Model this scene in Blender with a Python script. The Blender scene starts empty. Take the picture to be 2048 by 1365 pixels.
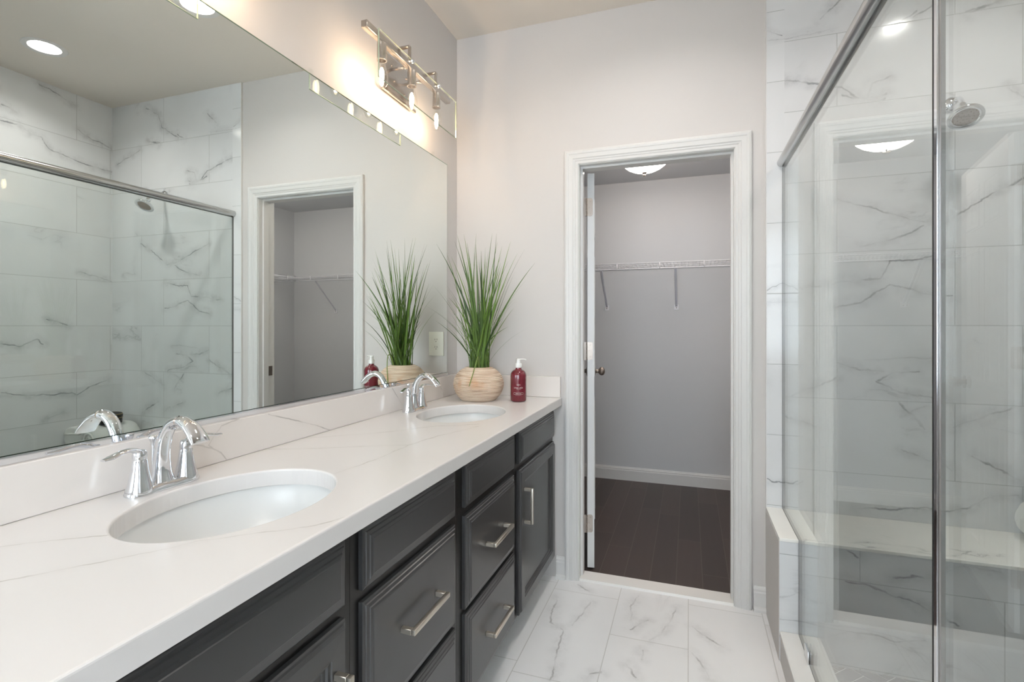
import bpy, bmesh, math, random
from mathutils import Vector, Matrix
C = bpy.context.scene.collection
S = bpy.context.scene
PI = math.pi
# ------------------------------------------------------------------ camera, world, exposure
XC, CH, TH = 1.1581, 1.236, 0.3328
cam_d = bpy.data.cameras.new('camera'); cam = bpy.data.objects.new('camera', cam_d); C.objects.link(cam)
cam.location = (XC, 0, CH); cam.rotation_euler = (PI/2, 0, TH)
cam_d.sensor_width = 36; cam_d.lens = 1024.7/2048*36; cam_d.shift_y = -29.7/2048; cam_d.clip_start = .02
S.camera = cam
S.view_settings.view_transform = 'Standard'; S.view_settings.look = 'None'
S.view_settings.gamma = 1; S.view_settings.use_curve_mapping = False
S.view_settings.exposure = 0.08
w = bpy.data.worlds.new('world'); S.world = w; w.use_nodes = True
w.node_tree.nodes['Background'].inputs[0].default_value = (.80, .90, 1, 1)
w.node_tree.nodes['Background'].inputs[1].default_value = 10.0
LENS_E = 210.0; DOME_E = 15.0; BULB_E = 155.0
# room numbers (metres): x away from the mirror wall, y towards the closet, z up
D, W, CZ = 2.46, 2.64, 2.747          # far wall, shower side wall, ceiling
YN = -1.7                              # wall behind the camera
CY0, CY1, CCZ = 2.575, 4.19, 2.39      # closet
GX = 1.54                              # shower glass

# ------------------------------------------------------------------ node helpers
def srgb(r, g, b):
    f = lambda c: (c/255/12.92 if c/255 <= .04045 else ((c/255+.055)/1.055)**2.4)
    return (f(r), f(g), f(b), 1)
class NT:
    def __init__(s, name):
        s.m = bpy.data.materials.new(name); s.m.use_nodes = True
        s.t = s.m.node_tree; s.t.nodes.clear()
        s.out = s.t.nodes.new('ShaderNodeOutputMaterial')
    def n(s, kind, ins=None, **kw):
        nd = s.t.nodes.new(kind)
        for k, v in kw.items(): setattr(nd, k, v)
        for k, v in (ins or {}).items(): s.set(nd.inputs[k], v)
        return nd
    def set(s, sock, v):
        if isinstance(v, bpy.types.NodeSocket): s.t.links.new(v, sock)
        else: sock.default_value = v
    def math(s, op, a, b=0.0, c=0.0, clamp=False):
        nd = s.t.nodes.new('ShaderNodeMath'); nd.operation = op; nd.use_clamp = clamp
        s.set(nd.inputs[0], a); s.set(nd.inputs[1], b); s.set(nd.inputs[2], c)
        return nd.outputs[0]
    def vm(s, op, a, b=(0, 0, 0), sc=None):
        nd = s.t.nodes.new('ShaderNodeVectorMath'); nd.operation = op
        s.set(nd.inputs[0], a); s.set(nd.inputs[1], b)
        if sc is not None: s.set(nd.inputs['Scale'], sc)
        return nd.outputs['Value'] if op in ('DOT_PRODUCT', 'LENGTH', 'DISTANCE') else nd.outputs[0]
    def mr(s, v, a, b, c, d, smooth=True):
        nd = s.t.nodes.new('ShaderNodeMapRange'); nd.interpolation_type = 'SMOOTHSTEP' if smooth else 'LINEAR'
        for i, x in enumerate((v, a, b, c, d)): s.set(nd.inputs[i], x)
        return nd.outputs[0]
    def mix(s, f, a, b, mode='MIX'):
        nd = s.t.nodes.new('ShaderNodeMix'); nd.data_type = 'RGBA'; nd.blend_type = mode
        s.set(nd.inputs[0], f); s.set(nd.inputs[6], a); s.set(nd.inputs[7], b)
        return nd.outputs[2]
    def noise(s, vec, scale, detail=4, rough=.5, dist=0):
        nd = s.n('ShaderNodeTexNoise', {'Vector': vec, 'Scale': scale, 'Detail': detail, 'Roughness': rough, 'Distortion': dist})
        return nd
    def pos(s): return s.n('ShaderNodeNewGeometry').outputs['Position']
    def bsdf(s, **k):
        nd = s.t.nodes.new('ShaderNodeBsdfPrincipled')
        for a, v in k.items(): s.set(nd.inputs[a.replace('_', ' ')], v)
        s.t.links.new(nd.outputs[0], s.out.inputs[0]); return nd
def plain(name, col, rough=.5, metal=0, bump=0, bscale=200, **k):
    t = NT(name); b = t.bsdf(Base_Color=col, Roughness=rough, Metallic=metal, **k)
    if bump:
        tc = t.n('ShaderNodeTexCoord').outputs['Object']
        nz = t.noise(tc, bscale, 2)
        bp = t.n('ShaderNodeBump', {'Height': nz.outputs[0], 'Strength': bump, 'Distance': .001})
        t.t.links.new(bp.outputs[0], b.inputs['Normal'])
    return t.m
def vein_lines(t, p2, polys, wscale=1.0):
    """thin vein lines following given polylines in the plane of the slab; 1 on the line, 0 off it"""
    best = None
    for poly in polys:
        for a, b in zip(poly, poly[1:]):
            ba = (b[0]-a[0], b[1]-a[1], 0); L2 = ba[0]**2+ba[1]**2
            if L2 < 1e-7: continue
            pa = t.vm('SUBTRACT', p2, (a[0], a[1], 0))
            h = t.math('MULTIPLY', t.vm('DOT_PRODUCT', pa, ba), 1/L2, clamp=True)
            d = t.vm('DISTANCE', pa, t.vm('SCALE', ba, sc=h))
            best = d if best is None else t.math('MINIMUM', best, d)
    return best
def marble(name, ax, base, vein, segs=(), tile=None, rough=.12, nv=.5, lw=.0035, grout=None, cloud=.05, nscale=1.0, seg_str=.8, wob=.02):
    """polished veined stone; ax = the two world axes of the face; tile = (W, H, u0, v0, shift, modulus)"""
    t = NT(name); p = t.pos()
    sep = t.n('ShaderNodeSeparateXYZ', {0: p}); o = {'x': sep.outputs[0], 'y': sep.outputs[1], 'z': sep.outputs[2]}
    u, v = o[ax[0]], o[ax[1]]
    p2 = t.n('ShaderNodeCombineXYZ', {0: u, 1: v, 2: 0.0}).outputs[0]
    shiftv = (0, 0, 0); gm = None
    if tile:
        TW, TH_, u0, v0, sh, md = tile
        r = t.math('DIVIDE', t.math('SUBTRACT', v, v0), TH_); row = t.math('FLOOR', r); fv = t.math('SUBTRACT', r, row)
        rm = t.math('FLOORED_MODULO', row, float(md))
        uu = t.math('DIVIDE', t.math('SUBTRACT', t.math('SUBTRACT', u, u0), t.math('MULTIPLY', rm, sh)), TW)
        col = t.math('FLOOR', uu); fu = t.math('SUBTRACT', uu, col)
        eu = t.math('MULTIPLY', t.math('MINIMUM', fu, t.math('SUBTRACT', 1.0, fu)), TW)
        ev = t.math('MULTIPLY', t.math('MINIMUM', fv, t.math('SUBTRACT', 1.0, fv)), TH_)
        e = t.math('MINIMUM', eu, ev); gm = t.mr(e, .0008, .0021, 1.0, 0.0)
        wn = t.n('ShaderNodeTexWhiteNoise', {'Vector': t.n('ShaderNodeCombineXYZ', {0: col, 1: row, 2: 3.0}).outputs[0]}, noise_dimensions='3D')
        shiftv = t.vm('SCALE', wn.outputs['Color'], sc=23.0)
    q = t.vm('ADD', p2, shiftv)
    mp = t.n('ShaderNodeMapping', {'Vector': q, 'Rotation': (0, 0, .55), 'Scale': (.9*nscale, 2.1*nscale, 1)}).outputs[0]
    n1 = t.noise(mp, 1.3, 7, .55, .5).outputs[0]
    ridge = t.math('ABSOLUTE', t.math('SUBTRACT', n1, .5))
    line = t.mr(ridge, 0.0, .011, 1.0, 0.0)
    mask = t.mr(t.noise(q, 2.6, 3).outputs[0], .55, .70, 0.0, 1.0)
    f = t.math('MULTIPLY', t.math('MULTIPLY', line, mask), nv)
    soft = t.math('MULTIPLY', t.math('MULTIPLY', t.mr(ridge, 0.0, .07, 1.0, 0.0), mask), cloud*2)
    f = t.math('MAXIMUM', f, soft)
    if segs:
        nz = t.noise(p2, 9.0, 4, .6).outputs['Color']; nz2 = t.noise(p2, 55.0, 3, .6).outputs['Color']
        wb = t.vm('ADD', t.vm('SCALE', t.vm('SUBTRACT', nz, (.5, .5, .5)), sc=wob*2.2), t.vm('SCALE', t.vm('SUBTRACT', nz2, (.5, .5, .5)), sc=wob*.45))
        ps = t.vm('MULTIPLY', t.vm('ADD', p2, wb), (1, 1, 0))
        d = vein_lines(t, ps, segs)
        brk = t.mr(t.noise(p2, 11.0, 3).outputs[0], .38, .66, .25, 1.0)
        core = t.math('MULTIPLY', t.mr(d, .0, lw, 1.0, 0.0), t.math('MULTIPLY', brk, seg_str))
        halo = t.math('MULTIPLY', t.mr(d, .0, lw*7, 1.0, 0.0), t.math('MULTIPLY', t.mr(t.noise(p2, 16.0, 5, .65).outputs[0], .40, .68, .25, 1.0), cloud*4))
        f = t.math('MAXIMUM', f, t.math('MAXIMUM', core, halo))
    cl = t.math('MULTIPLY', t.mr(t.noise(q, 3.1, 4).outputs[0], .35, .75, 0.0, 1.0), cloud)
    c = t.mix(cl, base, vein); c = t.mix(f, c, vein)
    b = t.bsdf(Roughness=rough)
    if gm is not None:
        c = t.mix(gm, c, grout or srgb(184, 186, 186))
        bp = t.n('ShaderNodeBump', {'Height': t.math('SUBTRACT', 1.0, gm), 'Strength': .35, 'Distance': .001})
        t.t.links.new(bp.outputs[0], b.inputs['Normal'])
        t.set(b.inputs['Roughness'], t.mr(gm, 0.0, 1.0, rough, .7))
    t.set(b.inputs['Base Color'], c)
    return t.m
def thin_glass(name, tint, refl=1.0, ior=1.5):
    """clear pane: each face lets light straight through, tinted, and reflects by Fresnel"""
    t = NT(name)
    bf = t.n('ShaderNodeNewGeometry').outputs['Backfacing']
    i = t.mr(bf, 0.0, 1.0, ior, 1/ior, smooth=False)
    fr = t.n('ShaderNodeFresnel', {'IOR': i}).outputs[0]
    tr = t.n('ShaderNodeBsdfTransparent', {'Color': tint}).outputs[0]
    gl = t.n('ShaderNodeBsdfGlossy', {'Color': (refl, refl, refl, 1), 'Roughness': 0.0}).outputs[0]
    mx = t.n('ShaderNodeMixShader', {0: fr, 1: tr, 2: gl})
    t.t.links.new(mx.outputs[0], t.out.inputs[0]); return t.m
def emit(name, col, st):
    t = NT(name); e = t.n('ShaderNodeEmission', {'Color': col, 'Strength': st}); t.t.links.new(e.outputs[0], t.out.inputs[0]); return t.m

# ------------------------------------------------------------------ mesh helpers
def box(bm, x0, x1, y0, y1, z0, z1, bev=0, seg=2, M=None):
    r = bmesh.ops.create_cube(bm, size=1)
    vs = r['verts']
    for v in vs: v.co = Vector((x0+(v.co.x+.5)*(x1-x0), y0+(v.co.y+.5)*(y1-y0), z0+(v.co.z+.5)*(z1-z0)))
    if bev:
        es = list({e for v in vs for e in v.link_edges})
        r2 = bmesh.ops.bevel(bm, geom=es, offset=bev, segments=seg, affect='EDGES', profile=.5)
        vs = list({v for f in r2['faces'] for v in f.verts} | {v for v in vs if v.is_valid})
    if M is not None:
        for v in vs: v.co = M @ v.co
    return vs
def lathe(bm, prof, n=40, M=None, sx=1, sy=1):
    """prof: (r, z) list, revolved about z"""
    rings = []
    for r, z in prof:
        if r < 1e-6:
            rings.append([bm.verts.new((0, 0, z))])
        else:
            rings.append([bm.verts.new((r*sx*math.cos(2*PI*i/n), r*sy*math.sin(2*PI*i/n), z)) for i in range(n)])
    for a, b in zip(rings, rings[1:]):
        for i in range(n):
            j = (i+1) % n
            if len(a) == 1 and len(b) == 1: continue
            if len(a) == 1: bm.faces.new((a[0], b[i], b[j]))
            elif len(b) == 1: bm.faces.new((a[i], a[j], b[0]))
            else: bm.faces.new((a[i], a[j], b[j], b[i]))
    vs = [v for r in rings for v in r]
    if M is not None:
        for v in vs: v.co = M @ v.co
    return vs
def tube(bm, pts, rad, n=16, ex=None, up=Vector((0, 0, 1)), caps=True):
    """sweep: rad number or list; ex = list of (a, b) half-widths (across, along up) for elliptical sections"""
    pts = [Vector(p) for p in pts]; rings = []
    for i, p in enumerate(pts):
        t = (pts[min(i+1, len(pts)-1)]-pts[max(i-1, 0)]).normalized()
        s = t.cross(up)
        if s.length < 1e-3: s = t.cross(Vector((0, 1, 0)))
        s.normalize(); q = s.cross(t).normalized()
        if ex: a, b = ex[i]
        else: a = b = rad[i] if isinstance(rad, (list, tuple)) else rad
        rings.append([bm.verts.new(p+s*a*math.cos(2*PI*k/n)+q*b*math.sin(2*PI*k/n)) for k in range(n)])
    for A, B in zip(rings, rings[1:]):
        for k in range(n): bm.faces.new((A[k], A[(k+1) % n], B[(k+1) % n], B[k]))
    if caps:
        bm.faces.new(rings[0][::-1]); bm.faces.new(rings[-1])
def catmull(P, n=6):
    P = [Vector(p) for p in P]; out = []
    for i in range(len(P)-1):
        a, b, c, d = P[max(i-1, 0)], P[i], P[i+1], P[min(i+2, len(P)-1)]
        for k in range(n):
            t = k/n
            out.append(.5*((2*b)+(c-a)*t+(2*a-5*b+4*c-d)*t*t+(3*b-a-3*c+d)*t**3))
    out.append(P[-1]); return out
def prism(bm, poly, y0, y1, M=None):
    """polygon in xz pushed along y"""
    A = [bm.verts.new((x, y0, z)) for x, z in poly]; B = [bm.verts.new((x, y1, z)) for x, z in poly]
    n = len(poly)
    for i in range(n): bm.faces.new((A[i], A[(i+1) % n], B[(i+1) % n], B[i]))
    bm.faces.new(A[::-1]); bm.faces.new(B)
    if M is not None:
        for v in A+B: v.co = M @ v.co
def obj(name, bm, mat, parent=None, smooth=False, ang=None, loc=None):
    bmesh.ops.remove_doubles(bm, verts=bm.verts, dist=1e-6)
    bmesh.ops.recalc_face_normals(bm, faces=bm.faces)
    me = bpy.data.meshes.new(name); bm.to_mesh(me); bm.free()
    mats = mat if isinstance(mat, (list, tuple)) else [mat]
    for m in mats: me.materials.append(m)
    if smooth or ang:
        for p in me.polygons: p.use_smooth = True
        if ang: me.set_sharp_from_angle(angle=math.radians(ang))
    o = bpy.data.objects.new(name, me); C.objects.link(o)
    if parent: o.parent = parent
    if loc: o.location = loc
    return o
def thing(name, label, cat, loc=(0, 0, 0), rz=0, group=None):
    o = bpy.data.objects.new(name, None); C.objects.link(o); o.empty_display_size = .05
    o.location = loc; o.rotation_euler = (0, 0, rz); o['label'] = label; o['category'] = cat
    if group: o['group'] = group
    return o
def tag(o, label, cat, group=None):
    o['label'] = label; o['category'] = cat
    if group: o['group'] = group
    return o
def struct(name, bm, m, parent=None, label=None, **k):
    o = obj(name, bm, m, parent, **k)
    if parent is None: o['kind'] = 'structure'
    return o
def dup(root, loc, label):
    r = root.copy(); C.objects.link(r); r.location = loc; r['label'] = label
    def rec(a, b):
        for ch in list(a.children):
            c = ch.copy(); C.objects.link(c); c.parent = b; rec(ch, c)
    kids = list(root.children)
    for ch in kids:
        c = ch.copy(); C.objects.link(c); c.parent = r
        for g in list(ch.children):
            d = g.copy(); C.objects.link(d); d.parent = c
    return r
NB = bmesh.new

# ------------------------------------------------------------------ materials
M = {}
M['wall'] = plain('wall_paint', srgb(210, 206, 203), .75)
M['ceil'] = plain('ceiling_paint', srgb(224, 217, 208), .85)
M['closet'] = plain('closet_paint', srgb(208, 209, 211), .75)
M['trim'] = plain('trim_paint', srgb(218, 217, 215), .35)
M['door'] = plain('door_paint', srgb(214, 214, 214), .35)
M['black_frame'] = plain('cabinet_frame_shade', srgb(16, 16, 16), .3)  # face frame darker than the fronts: recess shade put into its colour
M['black'] = plain('cabinet_paint', srgb(58, 58, 59), .32, Coat_Weight=.3, Coat_Roughness=.22)
M['black_in'] = plain('cabinet_shadow_gap', srgb(24, 24, 24), .35)
M['nickel'] = plain('brushed_nickel', srgb(190, 182, 174), .25, 1)
M['pull'] = plain('satin_nickel_pull', srgb(216, 208, 196), .36, 1)
M['nickel_dark'] = plain('satin_nickel', srgb(150, 140, 132), .3, 1)
M['chrome'] = plain('chrome', srgb(232, 234, 238), .045, 1)
M['satin'] = plain('satin_aluminium', srgb(196, 196, 196), .2, 1)
M['rubber'] = plain('black_rubber', srgb(26, 26, 26), .5)
M['ceramic'] = plain('white_ceramic', srgb(226, 227, 226), .28)
M['plastic'] = plain('white_plastic', srgb(240, 240, 238), .3)
M['outlet'] = plain('ivory_plastic', srgb(236, 234, 222), .35)
M['slot'] = plain('outlet_slot', srgb(60, 58, 54), .6)
M['mirror'] = plain('mirror_silver', (.885, .93, .91, 1), .0, 1)
M['mirror_edge'] = plain('mirror_polished_edge', srgb(150, 176, 160), .08, 1)
M['glass'] = thin_glass('shower_glass', (.957, .98, .974, 1))
M['clear'] = thin_glass('clear_glass', (.985, .99, .985, 1))
M['glass_edge'] = plain('green_glass_edge', srgb(168, 178, 158), .1)
M['lens'] = emit('lamp_lens', (1, .95, .905, 1), LENS_E)
M['wire'] = plain('white_wire_coating', srgb(232, 232, 236), .35)
M['wire_brace'] = plain('grey_wire_brace', srgb(222, 222, 230), .4)
def dome_mat():
    t = NT('frosted_dome'); t.bsdf(Base_Color=srgb(250, 240, 228), Roughness=.4, Emission_Color=(1, .92, .85, 1), Emission_Strength=DOME_E); return t.m
M['dome'] = dome_mat()
M['filament'] = emit('filament', (1, .72, .47, 1), BULB_E)
VE = {"counter":[[[0.263,0.436],[0.306,0.483],[0.349,0.535],[0.402,0.619],[0.463,0.672],[0.536,0.733],[0.562,0.784]],[[0.125,0.503],[0.171,0.545],[0.239,0.591]],[[0.365,1.013],[0.373,1.097],[0.383,1.19],[0.377,1.323],[0.406,1.471],[0.462,1.655]],[[0.032,1.146],[0.158,1.208],[0.255,1.261],[0.376,1.325]],[[0.036,1.308],[0.125,1.39],[0.205,1.45],[0.32,1.606],[0.447,1.692]]],"bsp":[[[1.017,0.89],[1.0,0.912],[0.976,0.928],[0.948,0.941],[0.92,0.949]],[[0.976,0.928],[0.965,0.939],[0.981,0.959],[1.004,0.979],[1.06,0.988]],[[1.159,0.984],[1.279,0.944],[1.424,0.889]],[[1.805,0.985],[1.88,0.908]],[[2.2,0.96],[2.259,0.92],[2.265,0.89]]],"far":[[[1.645,1.403],[1.72,1.41],[1.808,1.424],[1.894,1.426],[1.922,1.5],[2.025,1.499],[2.078,1.513],[2.131,1.519]],[[1.815,1.567],[1.901,1.575],[1.977,1.604],[2.038,1.633]],[[1.568,0.938],[1.645,0.976],[1.735,1.022]],[[1.742,1.082],[1.815,1.058],[1.901,1.052]],[[1.887,1.01],[1.936,1.049],[2.018,1.056]],[[1.88,1.006],[1.963,0.964],[2.045,0.959],[2.098,0.938]],[[2.137,0.84],[2.202,0.871],[2.233,0.893],[2.29,0.916],[2.308,0.931]],[[1.963,0.738],[2.052,0.704]],[[2.078,0.703],[2.128,0.671]],[[1.541,0.854],[1.668,0.813]],[[1.929,1.4],[1.991,1.382],[2.052,1.361],[2.128,1.351]],[[1.728,1.312],[1.823,1.34],[1.929,1.4]],[[1.956,0.931],[1.998,0.884],[2.038,0.829]],[[1.816,0.485],[1.945,0.5],[2.025,0.516],[2.124,0.509],[2.178,0.53],[2.236,0.573],[2.278,0.594],[2.334,0.6]],[[2.199,0.733],[2.257,0.702],[2.344,0.655]],[[1.753,2.197],[1.801,2.176],[1.86,2.16],[1.906,2.154]],[[1.848,2.169],[1.865,2.221],[1.923,2.239]],[[1.544,2.285],[1.623,2.266],[1.685,2.249]],[[1.74,1.758],[1.883,1.712],[1.997,1.657],[2.107,1.636],[2.181,1.697],[2.249,1.737],[2.348,1.792]],[[2.171,2.451],[2.228,2.459],[2.265,2.481]],[[1.952,2.451],[2.019,2.492]],[[2.305,2.14],[2.348,2.096]],[[1.685,2.524],[1.753,2.587]],[[2.295,2.704],[2.185,2.644],[2.154,2.55],[2.002,2.465]],[[2.279,2.481],[2.185,2.444]],[[1.912,2.171],[1.81,2.172],[1.753,2.231],[1.612,2.265]],[[2.572,2.348],[2.359,2.428]]],"right":[[[1.844,2.429],[1.931,2.432],[1.989,2.402],[2.04,2.399],[2.084,2.341],[2.148,2.329],[2.283,2.305],[2.45,2.302]],[[2.031,2.728],[2.129,2.708],[2.224,2.672]],[[2.243,2.525],[2.323,2.486],[2.45,2.46]],[[1.844,0.847],[1.969,0.816],[2.202,0.803],[2.232,0.788],[2.305,0.831],[2.459,0.881]],[[2.072,1.28],[2.182,1.242]],[[1.844,1.139],[1.926,1.115],[2.013,1.155],[2.049,1.122]],[[2.253,1.588],[2.348,1.574],[2.448,1.547]],[[2.049,0.648],[2.163,0.69]],[[1.844,2.527],[1.915,2.506]]],"floor":[[[0.588,2.282],[0.599,2.196],[0.607,2.068],[0.671,2.036],[0.677,1.947],[0.692,1.832],[0.7,1.728]],[[0.936,2.403],[0.92,2.306],[0.925,2.201]],[[1.115,2.362],[1.082,2.244],[1.052,2.147],[1.011,2.082]],[[0.989,2.007],[0.988,1.952]],[[0.945,1.911],[0.98,1.848]],[[1.168,2.05],[1.198,2.007],[1.23,1.919]],[[0.742,2.283],[0.724,2.178],[0.701,2.079]],[[0.932,2.127],[0.995,2.22]],[[0.661,2.42],[0.72,2.369]],[[1.169,2.241],[1.218,2.184],[1.28,2.126]],[[0.807,1.757],[0.823,1.81],[0.859,1.831]]],"bench":[[[1.678,0.444],[1.725,0.415]],[[1.821,0.364],[1.924,0.38],[1.967,0.405],[2.018,0.438],[2.059,0.436],[2.127,0.427]],[[1.684,0.327],[1.746,0.322],[1.796,0.31],[1.885,0.287],[1.957,0.265],[2.009,0.234]],[[1.641,0.122],[1.694,0.144],[1.746,0.151],[1.836,0.145],[1.919,0.168]]],"strip":[[[1.474,1.385],[1.498,1.403],[1.537,1.415]],[[1.474,1.337],[1.537,1.336]],[[1.475,2.511],[1.537,2.484]],[[1.473,0.576],[1.496,0.566],[1.535,0.561]]]}
VE['floor'] = [[(b, a) for a, b in p] for p in VE['floor']]
TB, TV = srgb(226, 227, 228), srgb(104, 107, 112)
ZT = .631-.3035*2
BANDS = (0, .82, 1.2, 1.55, 2.2, 3)
def band(z0, z1):
    return [[a, b] for p in VE['far'] for a, b in zip(p, p[1:]) if max(a[1], b[1]) > z0-.04 and min(a[1], b[1]) < z1+.04]
TF = [marble('marble_wall_tile_%d' % i, 'xz', TB, TV, band(a, b), (.607, .3035, 1.53, ZT, .208, 2), lw=.007, nv=.38, cloud=.07) for i, (a, b) in enumerate(zip(BANDS, BANDS[1:]))]
M['tile_right'] = marble('marble_wall_tile_side', 'yz', TB, TV, VE['right'], (.607, .3035, 2.232, ZT, .205, 2), lw=.007, nv=.38, cloud=.07)
M['tile_near'] = marble('marble_wall_tile_near', 'xz', TB, TV, (), (.607, .3035, 1.53, ZT, .208, 2))
M['tile_strip'] = marble('marble_edge_tile', 'xz', TB, TV, VE['strip'], (5.0, .3035, -3, .769-.3035*3, 0, 2), lw=.004, nv=.3)
M['tile_bench'] = marble('marble_bench_tile', 'xz', TB, TV, VE['bench'], (.607, .3035, 1.728-.607, .332-.3035*2, .406, 2), lw=.007, nv=.38, cloud=.07)
M['tile_bench_end'] = marble('marble_bench_end_tile', 'xz', TB, TV, (), (5.0, .3035, -3, .456-.3035*2-.06, 0, 2))
M['slab'] = marble('bench_top_marble', 'xy', srgb(246, 245, 240), TV, (), None, nv=.75, cloud=.08, rough=.15, nscale=2.2)
M['curb'] = marble('curb_top_marble', 'yx', srgb(232, 231, 228), TV, (), (.305, 4.0, 2.11-.305*8, -1, 0, 2), nv=.2, rough=.2)
M['curb_in'] = marble('curb_inner_tile', 'yz', TB, TV, (), (.607, 1.0, .2, -.5, 0, 2), nv=.3)
M['floor'] = marble('marble_floor_tile', 'yx', srgb(240, 240, 240), srgb(128, 125, 122), VE['floor'], (.61, .2985, 2.345-1.22, .558-.2985*3, -.275, 3), rough=.14, lw=.0075, nv=.22, seg_str=.62, grout=srgb(196, 195, 192))
M['quartz'] = marble('white_quartz', 'xy', srgb(222, 219, 217), srgb(176, 170, 164), VE['counter'], None, rough=.26, nv=0, cloud=.02, lw=.0038, seg_str=.75, wob=.012)
M['quartz_v'] = marble('white_quartz_upstand', 'yz', srgb(230, 224, 219), srgb(160, 153, 147), VE['bsp'], None, rough=.16, nv=0, cloud=.02, lw=.003, seg_str=.75, wob=.006)
M['quartz_s'] = marble('white_quartz_side', 'xz', srgb(230, 224, 219), srgb(176, 170, 164), (), None, rough=.16, nv=0, cloud=.02)
M['saddle'] = marble('saddle_marble', 'xy', srgb(236, 233, 229), srgb(200, 196, 190), (), None, rough=.25, nv=.1, cloud=.03)
M['mosaic'] = plain('grey_mosaic_tile', srgb(138, 138, 141), .3)
M['mosaic_grout'] = plain('mosaic_grout', srgb(222, 222, 220), .8)
def wood():
    t = NT('dark_wood_floor'); p = t.pos(); sp = t.n('ShaderNodeSeparateXYZ', {0: p})
    x, y = sp.outputs[0], sp.outputs[1]
    pw = .122
    c = t.math('DIVIDE', x, pw); ci = t.math('FLOOR', c); fx = t.math('SUBTRACT', c, ci)
    wn0 = t.n('ShaderNodeTexWhiteNoise', {'Vector': t.n('ShaderNodeCombineXYZ', {0: ci, 1: 7.0}).outputs[0]}, noise_dimensions='3D').outputs[0]
    r = t.math('DIVIDE', t.math('ADD', y, t.math('MULTIPLY', wn0, 2.0)), 1.1); ri = t.math('FLOOR', r); fy = t.math('SUBTRACT', r, ri)
    e = t.math('MINIMUM', t.math('MULTIPLY', t.math('MINIMUM', fx, t.math('SUBTRACT', 1.0, fx)), pw), t.math('MULTIPLY', t.math('MINIMUM', fy, t.math('SUBTRACT', 1.0, fy)), 1.1))
    g = t.mr(e, .0008, .0020, 1.0, 0.0)
    wn = t.n('ShaderNodeTexWhiteNoise', {'Vector': t.n('ShaderNodeCombineXYZ', {0: ci, 1: ri, 2: 1.0}).outputs[0]}, noise_dimensions='3D').outputs[0]
    mp = t.n('ShaderNodeMapping', {'Vector': p, 'Scale': (38, 2.5, 1)}).outputs[0]
    gr = t.noise(t.vm('ADD', mp, t.vm('SCALE', (1, 1, 1), sc=t.math('MULTIPLY', wn, 30.0))), 1.5, 5).outputs[0]
    col = t.mix(wn, srgb(66, 56, 52), srgb(84, 70, 65)); col = t.mix(t.math('MULTIPLY', gr, .35), col, srgb(48, 40, 38))
    col = t.mix(t.math('MULTIPLY', g, .5), col, srgb(118, 108, 102))
    t.bsdf(Base_Color=col, Roughness=.42); return t.m
M['wood'] = wood()

# ------------------------------------------------------------------ room shell
bm = NB(); box(bm, -.12, 0, YN, D+.0, 0, CZ); struct('wall_left', bm, M['wall'])
bm = NB()
OX0, OX1, OZ = .640, 1.360, 2.033        # rough opening, lined by the jambs
box(bm, -.12, OX0, D, CY0, 0, CZ); box(bm, OX1, W+.12, D, CY0, 0, CZ); box(bm, OX0, OX1, D, CY0, OZ, CZ)
struct('wall_far', bm, M['wall'])
bm = NB(); box(bm, W, W+.12, YN, D, 0, CZ); struct('wall_right', bm, M['wall'])
bm = NB()                                 # wall behind the camera with an opening for the added window
WX0, WX1, WZ0, WZ1 = .35, 2.25, .85, 2.35
box(bm, -.12, WX0, YN-.12, YN, 0, CZ); box(bm, WX1, W+.12, YN-.12, YN, 0, CZ)
box(bm, WX0, WX1, YN-.12, YN, 0, WZ0); box(bm, WX0, WX1, YN-.12, YN, WZ1, CZ)
struct('wall_near', bm, M['wall'])
bm = NB()
for a, b, c, d in ((WX0, WX1, WZ0, WZ0+.05), (WX0, WX1, WZ1-.05, WZ1), (WX0, WX0+.05, WZ0+.05, WZ1-.05), (WX1-.05, WX1, WZ0+.05, WZ1-.05), (WX0+.05, WX1-.05, 1.58, 1.61)):
    box(bm, a, b, YN-.09, YN-.04, c, d)
win = struct('added_window_1', bm, M['trim'])  # unseen window, added to bring in more light from behind the camera
bm = NB(); box(bm, WX0+.05, WX1-.05, YN-.07, YN-.064, WZ0+.05, WZ1-.05); obj('added_window_pane', bm, M['clear'], win)
bm = NB(); box(bm, -.12, W+.12, YN-.12, D, -.08, 0); struct('floor', bm, M['floor'])
LIGHTS = ((1.036, 1.793), (2.147, 1.793), (1.036, .10))
def plate_with_holes(outer, holes, z, dz):
    """flat slab with round or oval holes; outer = x0, x1, y0, y1; holes = (x, y, rx, ry)"""
    bm = NB(); es = []
    def lp(pts):
        vs = [bm.verts.new(p) for p in pts]; es.extend(bm.edges.new((vs[i], vs[(i+1) % len(vs)])) for i in range(len(vs)))
    x0, x1, y0, y1 = outer
    lp([(x0, y0, z), (x1, y0, z), (x1, y1, z), (x0, y1, z)])
    for hx, hy, ra, rb in holes: lp([(hx+ra*math.cos(2*PI*k/64), hy+rb*math.sin(2*PI*k/64), z) for k in range(64)])
    bmesh.ops.triangle_fill(bm, use_beauty=True, edges=es)
    ex = bmesh.ops.extrude_face_region(bm, geom=list(bm.faces))
    bmesh.ops.translate(bm, vec=(0, 0, dz), verts=[v for v in ex['geom'] if isinstance(v, bmesh.types.BMVert)])
    return bm
bm = plate_with_holes((-.12, W+.12, YN-.12, CY0), [(x, y, .078, .078) for x, y in LIGHTS], CZ, .12); struct('ceiling', bm, M['ceil'])
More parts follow.
